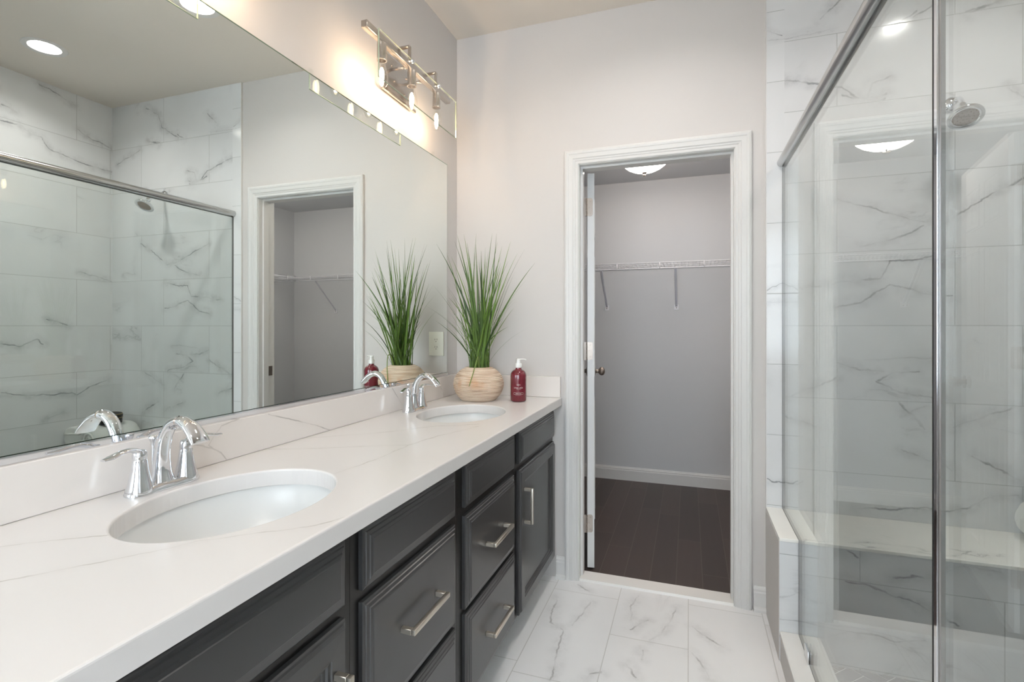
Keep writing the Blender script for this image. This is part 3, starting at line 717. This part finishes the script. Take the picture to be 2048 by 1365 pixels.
for i in range(4):
    bm.faces.new((A[i], A[(i+1) % 4], B[(i+1) % 4], B[i])); bm.faces.new((B[i], B[(i+1) % 4], B2[(i+1) % 4], B2[i]))
at0(obj('polished_edge', bm, M['mirror_edge'], mir), mir)
bm = NB(); box(bm, .0006, .0085, MY0, MY1, .9885, .9925); box(bm, .0062, .0085, MY0, MY1, .9925, 1.0035); at0(obj('bottom_channel', bm, M['chrome'], mir), mir)
for yy in (.55, 1.35, 2.184):
    bm = NB(); box(bm, .0008, .0095, yy-.008, yy+.008, 2.047, 2.066, .001); at0(obj('mirror_clip', bm, M['clear'], mir), mir)
# outlet on the end wall
ol = thing('outlet', 'ivory double socket plate behind the potted grass, seen in the mirror', 'outlet', (.130, D, 1.142))
bm = NB(); box(bm, -.044, .044, -.006, -.0005, -.064, .064, .002); obj('cover_plate', bm, M['outlet'], ol, ang=30)
for s in (-1, 1):
    bm = NB(); lathe(bm, [(0, 0), (.0165, 0), (.0165, .0015), (0, .0015)], 28, Matrix.Translation((0, -.006, s*.020)) @ Matrix.Rotation(PI/2, 4, 'X'), sy=.85)
    rc = obj('receptacle', bm, M['outlet'], ol, ang=30)
    bm = NB()
    for dx, h in ((-.006, .0045), (.006, .0036)): box(bm, dx-.001, dx+.001, -.0079, -.0074, s*.020+.003-h, s*.020+.003+h)
    lathe(bm, [(0, 0), (.0022, 0), (.0022, .0004), (0, .0004)], 12, Matrix.Translation((0, -.0075, s*.020-.008)) @ Matrix.Rotation(PI/2, 4, 'X'))
    obj('slots', bm, M['slot'], rc)

# ------------------------------------------------------------------ vanity lights
def vanity_light(label):
    t = thing('vanity_light', label, 'wall light', (0, 1.812, 2.262), 0, 'three-bulb vanity lights above the mirror')
    o = 1.812
    bm = NB(); box(bm, .0006, .016, 1.755-o, 1.985-o, -.080, .068, .002); obj('backplate', bm, M['nickel'], t, ang=30)
    for yy, zz in ((1.81, .035), (1.93, .035), (1.83, -.02), (1.91, -.045)):
        bm = NB(); lathe(bm, [(0, 0), (.005, 0), (.005, .004), (0, .006)], 14, Matrix.Translation((.016, yy-o, zz)) @ Matrix.Rotation(PI/2, 4, 'Y'))
        obj('screw', bm, M['nickel'], t, ang=40)
    bm = NB(); box(bm, .094, .118, 1.492-o, 2.140-o, .000, .024, .001); obj('crossbar', bm, M['nickel'], t, ang=30)
    for yy in (1.80, 1.93):
        bm = NB(); tube(bm, [(.016, yy-o, .012), (.096, yy-o, .012)], .006, 14); obj('support_arm', bm, M['nickel'], t, smooth=True)
    bm = NB(); box(bm, .016, .026, 1.735-o, 1.985-o, -.092, -.080, .0008); obj('lower_rail', bm, M['nickel'], t, ang=30)
    for yy in (1.729, 1.945):
        bm = NB(); y_ = yy-o
        box(bm, .094, .148, y_-.008, y_+.008, .044, .050, .0006); box(bm, .142, .148, y_-.008, y_+.008, -.012, .0445, .0006); box(bm, .094, .100, y_-.008, y_+.008, .0235, .0445, .0006)
        obj('glass_bracket', bm, M['nickel'], t, ang=30)
        bm = NB(); lathe(bm, [(0, 0), (.009, 0), (.0095, .004), (.008, .009), (.004, .011), (0, .0115)], 20, Matrix.Translation((.1545, y_, -.010)) @ Matrix.Rotation(PI/2, 4, 'Y'))
        obj('thumb_screw', bm, M['chrome'], t, ang=50)
    for yy in (1.600, 1.812, 2.024):
        y_ = yy-o; Mt = Matrix.Translation((.106, y_, 0))
        bm = NB(); lathe(bm, [(0, .0), (.0165, .0), (.0170, -.003), (.0170, -.058), (.0185, -.060), (.0185, -.064), (.0150, -.064), (.0150, -.052), (0, -.052)], 32, Mt); obj('lamp_socket', bm, M['nickel'], t, ang=40)
        bm = NB(); lathe(bm, [(.011, -.058), (.0115, -.070), (.0135, -.082), (.0195, -.106), (.0225, -.126), (.0215, -.142), (.0155, -.156), (.006, -.163), (0, -.164)], 28, Mt)
        b = obj('bulb', bm, M['clear'], t, smooth=True)
        bm = NB(); lathe(bm, [(0, -.088), (.0035, -.090), (.0075, -.102), (.0085, -.118), (.0075, -.136), (.0045, -.147), (0, -.149)], 16, Mt); obj('filament', bm, M['filament'], b, smooth=True)
        bm = NB(); lathe(bm, [(0, -.052), (.004, -.052), (.0035, -.075), (.002, -.089), (0, -.089)], 12, Mt); obj('bulb_stem', bm, M['clear'], b, smooth=True)
    g0, g1, gz0, gz1 = 1.512-o, 2.128-o, -.168, -.001
    bm = NB(); box(bm, .1485, .1535, g0+.0015, g1-.0015, gz0+.0015, gz1-.0015); gp = obj('glass_panel', bm, M['clear'], t)
    bm = NB(); box(bm, .1483, .1537, g0, g0+.0008, gz0, gz1); box(bm, .1483, .1537, g1-.0008, g1, gz0, gz1); box(bm, .1483, .1537, g0+.0008, g1-.0008, gz0, gz0+.0008); box(bm, .1483, .1537, g0+.0008, g1-.0008, gz1-.0008, gz1)
    obj('panel_edge', bm, M['glass_edge'], gp)
    bm = NB()
    for k in range(9): lathe(bm, [(0, -.002), (.002, 0), (0, .002)], 8, Matrix.Translation((.1545, g1-.004-k*.010, gz0+.004)))
    obj('edge_notch', bm, M['chrome'], gp)
    return t
vl = vanity_light('three-bulb brushed nickel vanity light over the far sink, near the corner')
dup(vl, (0, 1.812-1.062, 2.262), 'three-bulb vanity light over the near sink, almost wholly above the frame')

# ------------------------------------------------------------------ ceiling lights
def downlight(label):
    t = thing('recessed_light', label, 'ceiling light', (1.036, 1.793, CZ-.0008), 0, 'recessed ceiling lights')
    bm = NB(); lathe(bm, [(.0645, .044), (.068, .002), (.0705, -.003), (.080, -.005), (.095, -.0045), (.099, 0), (.0775, .0), (.0770, .044)], 48); obj('trim_ring', bm, M['trim'], t, ang=40)
    bm = NB(); lathe(bm, [(0, .040), (.0655, .040)], 48); obj('lens', bm, M['lens'], t)
    bm = NB(); lathe(bm, [(0, .046), (.0765, .046), (.0765, .100), (0, .100)], 32); obj('can', bm, M['satin'], t, ang=40)
    return t
dl = downlight('round recessed downlight over the bathroom floor, seen at the top of the mirror')
dup(dl, (2.147, 1.793, CZ-.0008), 'round recessed downlight over the shower, left one in the mirror')
dup(dl, (1.036, .10, CZ-.0008), 'unseen recessed downlight added above the camera to brighten the room')  # downlight added out of view for more light in the room
cl = thing('closet_light', 'frosted glass dome light on the closet ceiling', 'ceiling light', (.89, 3.355, CCZ))
bm = NB(); lathe(bm, [(0, 0), (.075, 0), (.078, -.012), (.07, -.024), (0, -.024)], 48); obj('canopy', bm, M['nickel'], cl, ang=40)
bm = NB(); lathe(bm, [(.165, -.060), (.168, -.063), (.166, -.072), (.155, -.096), (.135, -.124), (.105, -.148), (.070, -.165), (.035, -.175), (0, -.178)], 56); obj('dome_shade', bm, M['dome'], cl, smooth=True)
bm = NB(); lathe(bm, [(0, -.170), (.012, -.172), (.016, -.178), (.012, -.184), (.007, -.187), (.010, -.192), (.008, -.199), (0, -.202)], 20); tube(bm, [(0, 0, -.02), (0, 0, -.172)], .004, 8); obj('finial', bm, M['nickel'], cl, ang=50)
dup(cl, (2.16, 2.98, CCZ), 'unseen second dome light added to brighten the closet, behind the shower wall')  # extra dome added where it stays hidden, to lift the closet

# ------------------------------------------------------------------ wire shelving in the closet
def rod(bm, a, b, r=.0028, n=6): tube(bm, [a, b], r, n)
def wire_shelf(label, L, loc, rz, braces, posts, seg0=0):
    """local: x along the wall 0..L, y from 0 at the wall to -0.30 at the front"""
    t = thing('wire_shelf', label, 'shelf', loc, rz)
    bm = NB(); k = int(L/.0254)
    for i in range(k+1):
        x = L*i/k; rod(bm, (x, -.012, .040), (x, -.300, .040), .0016, 5)
    for yy in (-.012, -.100, -.20): rod(bm, (0, yy, .037), (L, yy, .037))
    obj('shelf_wires', bm, M['wire'], t, smooth=True)
    bm = NB()
    rod(bm, (0, -.302, .042), (L, -.302, .042), .0036, 8); rod(bm, (0, -.302, .0), (L, -.302, .0), .0036, 8)
    for x in posts: rod(bm, (x, -.302, .0), (x, -.302, .042), .0045, 8)
    obj('front_rail', bm, M['wire'], t, smooth=True)
    for x in braces:
        bm = NB()
        tube(bm, [(x, -.294, .002), (x, -.288, -.010), (x, -.012, -.260), (x, -.005, -.270)], 0, 8, [(.010, .0025), (.010, .0022), (.0085, .0022), (.009, .002)])
        br = obj('brace', bm, M['wire_brace'], t, smooth=True)
        bm = NB(); box(bm, x-.017, x+.017, -.006, -.0012, -.296, -.256, .001); obj('brace_foot', bm, M['wire'], br)
        bm = NB(); lathe(bm, [(0, 0), (.0045, 0), (.004, .0015), (0, .002)], 10, Matrix.Translation((x, -.006, -.281)) @ Matrix.Rotation(PI/2, 4, 'X')); obj('screw', bm, M['nickel_dark'], br)
    return t
wire_shelf('white wire shelf along the closet back wall on slanting braces', 3.10, (-.47, CY1, 1.660), 0, (.47+.03, .997, 1.535, 2.07, 2.60), (.20, .505, .81, 1.117, 1.425, 1.73, 2.04, 2.345, 2.65))
wire_shelf('white wire shelf along the closet right wall, seen only in the mirror', 1.27, (W, 3.875, 1.660), -PI/2, (.30, .85), (.10, .40, .71, 1.01))

# ------------------------------------------------------------------ potted grass
pot = thing('potted_grass', 'tall artificial green grass in a round ribbed tan pot by the mirror', 'plant', (.212, 2.251, .8865))
t = NT('woven_rope'); tc = t.n('ShaderNodeTexCoord').outputs['Object']; sp = t.n('ShaderNodeSeparateXYZ', {0: tc})
mp = t.n('ShaderNodeMapping', {'Vector': tc, 'Scale': (7, 7, 110)}).outputs[0]
nz = t.noise(mp, 1.2, 3).outputs[0]; nz2 = t.noise(tc, 13.0, 2).outputs[0]
col = t.mix(t.mr(nz, .35, .7, 0, 1), srgb(234, 216, 196), srgb(206, 180, 156))
band_ = t.mr(t.math('ABSOLUTE', t.math('SUBTRACT', sp.outputs[2], .088)), .0, .045, 1.0, 0.0)
col = t.mix(t.math('MULTIPLY', t.math('MULTIPLY', t.mr(nz2, .45, .62, 0, 1), band_), .7), col, srgb(216, 168, 128))
st = t.noise(t.n('ShaderNodeMapping', {'Vector': tc, 'Scale': (10, 10, 55)}).outputs[0], 1.1, 2).outputs[0]
col = t.mix(t.math('MULTIPLY', t.math('MULTIPLY', t.mr(st, .56, .66, 0, 1), t.mr(t.math('ABSOLUTE', t.math('SUBTRACT', sp.outputs[2], .07)), .0, .035, 1.0, 0.0)), .7), col, srgb(150, 112, 88))
groove_shade = t.math('SINE', t.math('MULTIPLY', sp.outputs[2], PI/.0036))
col = t.mix(t.mr(groove_shade, -1.0, -.3, .32, 0.0), col, srgb(120, 92, 74))  # darker grooves: weak self-shadow between the ridges put into the colour
b = t.bsdf(Base_Color=col, Roughness=.75)
cellv = t.n('ShaderNodeTexVoronoi', {'Vector': t.n('ShaderNodeMapping', {'Vector': tc, 'Scale': (1, 1, 1.5)}).outputs[0], 'Scale': 240.0}).outputs[0]
bp = t.n('ShaderNodeBump', {'Height': cellv, 'Strength': .5, 'Distance': .002}); t.t.links.new(bp.outputs[0], b.inputs['Normal'])
bm = NB()
ctrl = catmull([(.078, 0, 0), (.100, 0, .022), (.116, 0, .055), (.119, 0, .085), (.108, 0, .116), (.086, 0, .141), (.062, 0, .154)], 40)
prof = [(0, .002)]+[(p.x+.0013*math.sin(p.z/.0036*PI), p.z) for p in ctrl]+[(.058, .156), (.054, .150), (.054, .120), (0, .120)]
lathe(bm, prof, 72); obj('pot', bm, t.m, pot, ang=60)
g = NT('grass_blade'); tc = g.n('ShaderNodeTexCoord').outputs['Object']
gi = g.n('ShaderNodeAttribute', attribute_name='tone').outputs['Fac']
gc = g.mix(gi, srgb(34, 58, 20), srgb(108, 140, 56))
g.bsdf(Base_Color=gc, Roughness=.45, Transmission_Weight=0.0)
random.seed(11)
bm = NB(); tone = bm.faces.layers.float.new('tone_f')
def blade(tip, w, bow=.12, droop=0, root=None, tn=None):
    root = root or (random.uniform(-.04, .04), random.uniform(-.04, .04), .125)
    a = Vector(root); b = Vector(tip)-Vector((.212, 2.251, .8865))
    hv = Vector((b.x-a.x, b.y-a.y, 0)); mid = a.lerp(b, .5)-hv*bow*1.0+Vector((0, 0, .35*hv.length*.6))
    th = random.uniform(0, 2*PI); fw = Vector((math.cos(th), math.sin(th), 0))
    if random.random() < .6: fw = Vector((.95, .31, 0))
    pr = []; n = 14
    for i in range(n+1):
        s = i/n; p = a*(1-s)**2+mid*2*s*(1-s)+b*s*s
        p.z -= droop*s**4; p.x = max(p.x, -.196); p.y = min(p.y, .188 if p.z > .106 else .17)
        ww = w*(.75+.5*s if s < .35 else .925*(1-((s-.35)/.65)**1.6)+.04)
        k = fw.cross(Vector((0, 0, 1))).normalized()
        pr.append((bm.verts.new(p-fw*ww/2), bm.verts.new(p+k*ww*.18), bm.verts.new(p+fw*ww/2)))
    tn = random.random() if tn is None else tn
    for A_, B_ in zip(pr, pr[1:]):
        for q in (0, 1):
            f = bm.faces.new((A_[q], A_[q+1], B_[q+1], B_[q])); f[tone] = tn; f.smooth = True
tips = [(.030, 2.17, 1.625), (.136, 2.25, 1.677), (.087, 2.25, 1.646), (.2, 2.25, 1.677), (.282, 2.25, 1.675), (.304, 2.25, 1.671), (.374, 2.25, 1.631), (.492, 2.25, 1.526),
        (.035, 2.13, 1.425), (.035, 2.05, 1.330), (.035, 2.15, 1.262), (.079, 2.25, 1.382), (.453, 2.25, 1.224), (.412, 2.25, 1.415), (.401, 2.25, 1.369), (.235, 2.2, 1.547),
        (.267, 2.2, 1.6), (.037, 2.25, 1.443), (.172, 2.28, 1.616), (.313, 2.3, 1.62), (.124, 2.2, 1.666), (.29, 2.3, 1.642), (.427, 2.3, 1.599)]
for i, tp in enumerate(tips): blade(tp, random.uniform(.0065, .011) if i not in (9, 12, 13, 14, 22, 17, 8) else .0025, bow=random.uniform(.10, .26))
for i in range(62):
    a = random.uniform(0, 2*PI); r = .30*math.sqrt(random.random())*.62; h = random.uniform(.28, .70)-.25*r
    x = .235+r*math.cos(a)*.9; y = 2.235+r*math.sin(a)
    blade((max(x, .03), min(y, 2.42), 1.03+h*.88), random.uniform(.0055, .0120), bow=random.uniform(.05, .25), droop=random.uniform(0, .01))
for i in range(22):
    a = random.uniform(0, 2*PI); r = random.uniform(.14, .24); h = random.uniform(.2, .5)
    blade((max(.21+r*math.cos(a), .03), min(2.24+r*math.sin(a), 2.42), 1.03+h), .0022, bow=random.uniform(.1, .3), droop=.02, tn=.8)
# one blade bent down over the front of the pot
me_tmp = [(.02, -.045, .150), (.026, -.062, .20), (.03, -.085, .205), (.022, -.105, .150), (.005, -.125, .075)]
f_ = bmesh.ops.recalc_face_normals
cols = [f[tone] for f in bm.faces]
me = bpy.data.meshes.new('grass_blades'); 
bm.to_mesh(me); bm.free(); me.materials.append(g.m)
at = me.attributes.new('tone', 'FLOAT', 'FACE'); at.data.foreach_set('value', cols)
gr = bpy.data.objects.new('grass_blades', me); C.objects.link(gr); gr.parent = pot
bm = NB(); tube(bm, catmull(me_tmp, 5), [.0022]*20+[.0008], 6); obj('bent_blade', bm, plain('olive_blade', srgb(120, 140, 66), .5), pot, smooth=True)
bm = NB(); lathe(bm, [(0, .126), (.05, .124), (.0535, .121)], 32); obj('moss', bm, plain('dark_moss', srgb(40, 44, 26), .9), pot)

# ------------------------------------------------------------------ soap bottle
sb = thing('soap_bottle', 'dark red pump bottle of hand soap with white cap and white print', 'soap bottle', (.406, 2.268, .8865), math.atan2(-2.268, 1.158-.406)+PI/2)
t = NT('dark_red_plastic'); t.bsdf(Base_Color=srgb(112, 30, 44), Roughness=.16, Coat_Weight=.5, Subsurface_Weight=0.0); red = t.m
BR = .0375
bm = NB(); lathe(bm, [(0, .001), (.030, .0), (.0355, .003), (BR, .008), (BR, .118), (.0365, .126), (.033, .135), (.027, .142), (.020, .1465), (.0145, .149), (.0135, .152), (.0135, .156), (0, .156)], 48)
obj('bottle_body', bm, red, sb, ang=50)
bm = NB(); lathe(bm, [(0, .1562), (.0150, .1562), (.0155, .158), (.0155, .174), (.0145, .176), (.0100, .177), (.0095, .188), (.0065, .189), (.0065, .1895), (.0105, .190), (.0110, .196), (.0095, .198), (0, .1985)], 32)
tube(bm, catmull([(0, 0, .194), (.015, 0, .1955), (.030, 0, .1945), (.036, 0, .191)], 4), 0, 12, [(.006-.003*i/12, .0035-.0008*i/12) for i in range(13)])
obj('pump_cap', bm, M['plastic'], sb, ang=45)
ink = plain('white_print', srgb(236, 214, 214), .5)
def wrap_text(txt, size, zc, name='printed_text', extra=None):
    cu = bpy.data.curves.new('t', 'FONT'); cu.body = txt; cu.size = size; cu.align_x = 'CENTER'; cu.align_y = 'CENTER'; cu.resolution_u = 3
    to = bpy.data.objects.new('t', cu); C.objects.link(to)
    bpy.context.view_layer.update()
    me = bpy.data.meshes.new_from_object(to.evaluated_get(bpy.context.evaluated_depsgraph_get()))
    bpy.data.objects.remove(to); bpy.data.curves.remove(cu)
    bm = NB(); bm.from_mesh(me); bpy.data.meshes.remove(me)
    bmesh.ops.subdivide_edges(bm, edges=[e for e in bm.edges if e.calc_length() > .004], cuts=1)
    if extra: extra(bm)
    r = BR+.0003
    for v in bm.verts:
        x, y = v.co.x, v.co.y; v.co = Vector((r*math.sin(x/r), -r*math.cos(x/r), zc+y))
    return obj(name, bm, ink, sb)
def frame_rect(bm, w_, h_, t_=.0004):
    n = 12
    for (x0, x1, y0, y1) in ((-w_, w_, h_-t_, h_), (-w_, w_, -h_, -h_+t_), (-w_, -w_+t_, -h_, h_), (w_-t_, w_, -h_, h_)):
        m = n if x1-x0 > .01 else 1
        for k in range(m):
            a = x0+(x1-x0)*k/m; b_ = x0+(x1-x0)*(k+1)/m
            bm.faces.new([bm.verts.new((p[0], p[1], 0)) for p in ((a, y0), (b_, y0), (b_, y1), (a, y1))])
wrap_text('SAND + FOG', .0074, .0655)
wrap_text('HAND SOAP', .0036, .0605)
wrap_text('Passion Fruit', .0052, .0395, extra=lambda b: frame_rect(b, .0225, .0045, .0005))
wrap_text('liquid hand wash  12 fl oz', .0026, .0325)
bm = NB()                                  # small three-petal flower mark
for cx, ang in ((-.0058, 90), (.0058, 90), (0, 0)):
    for k in range(20):
        a0, a1 = 2*PI*k/20, 2*PI*(k+1)/20
        rx, ry = (.0042, .0026) if ang == 90 else (.0030, .0046)
        q = [((rx-d)*math.cos(a)+cx, (ry-d)*math.sin(a)) for a, d in ((a0, 0), (a1, 0), (a1, .0006), (a0, .0006))]
        bm.faces.new([bm.verts.new((x, y, 0)) for x, y in q])
r = BR+.0003
for v in bm.verts: x, y = v.co.x, v.co.y; v.co = Vector((r*math.sin(x/r), -r*math.cos(x/r), .0795+y))
obj('flower_mark', bm, ink, sb)
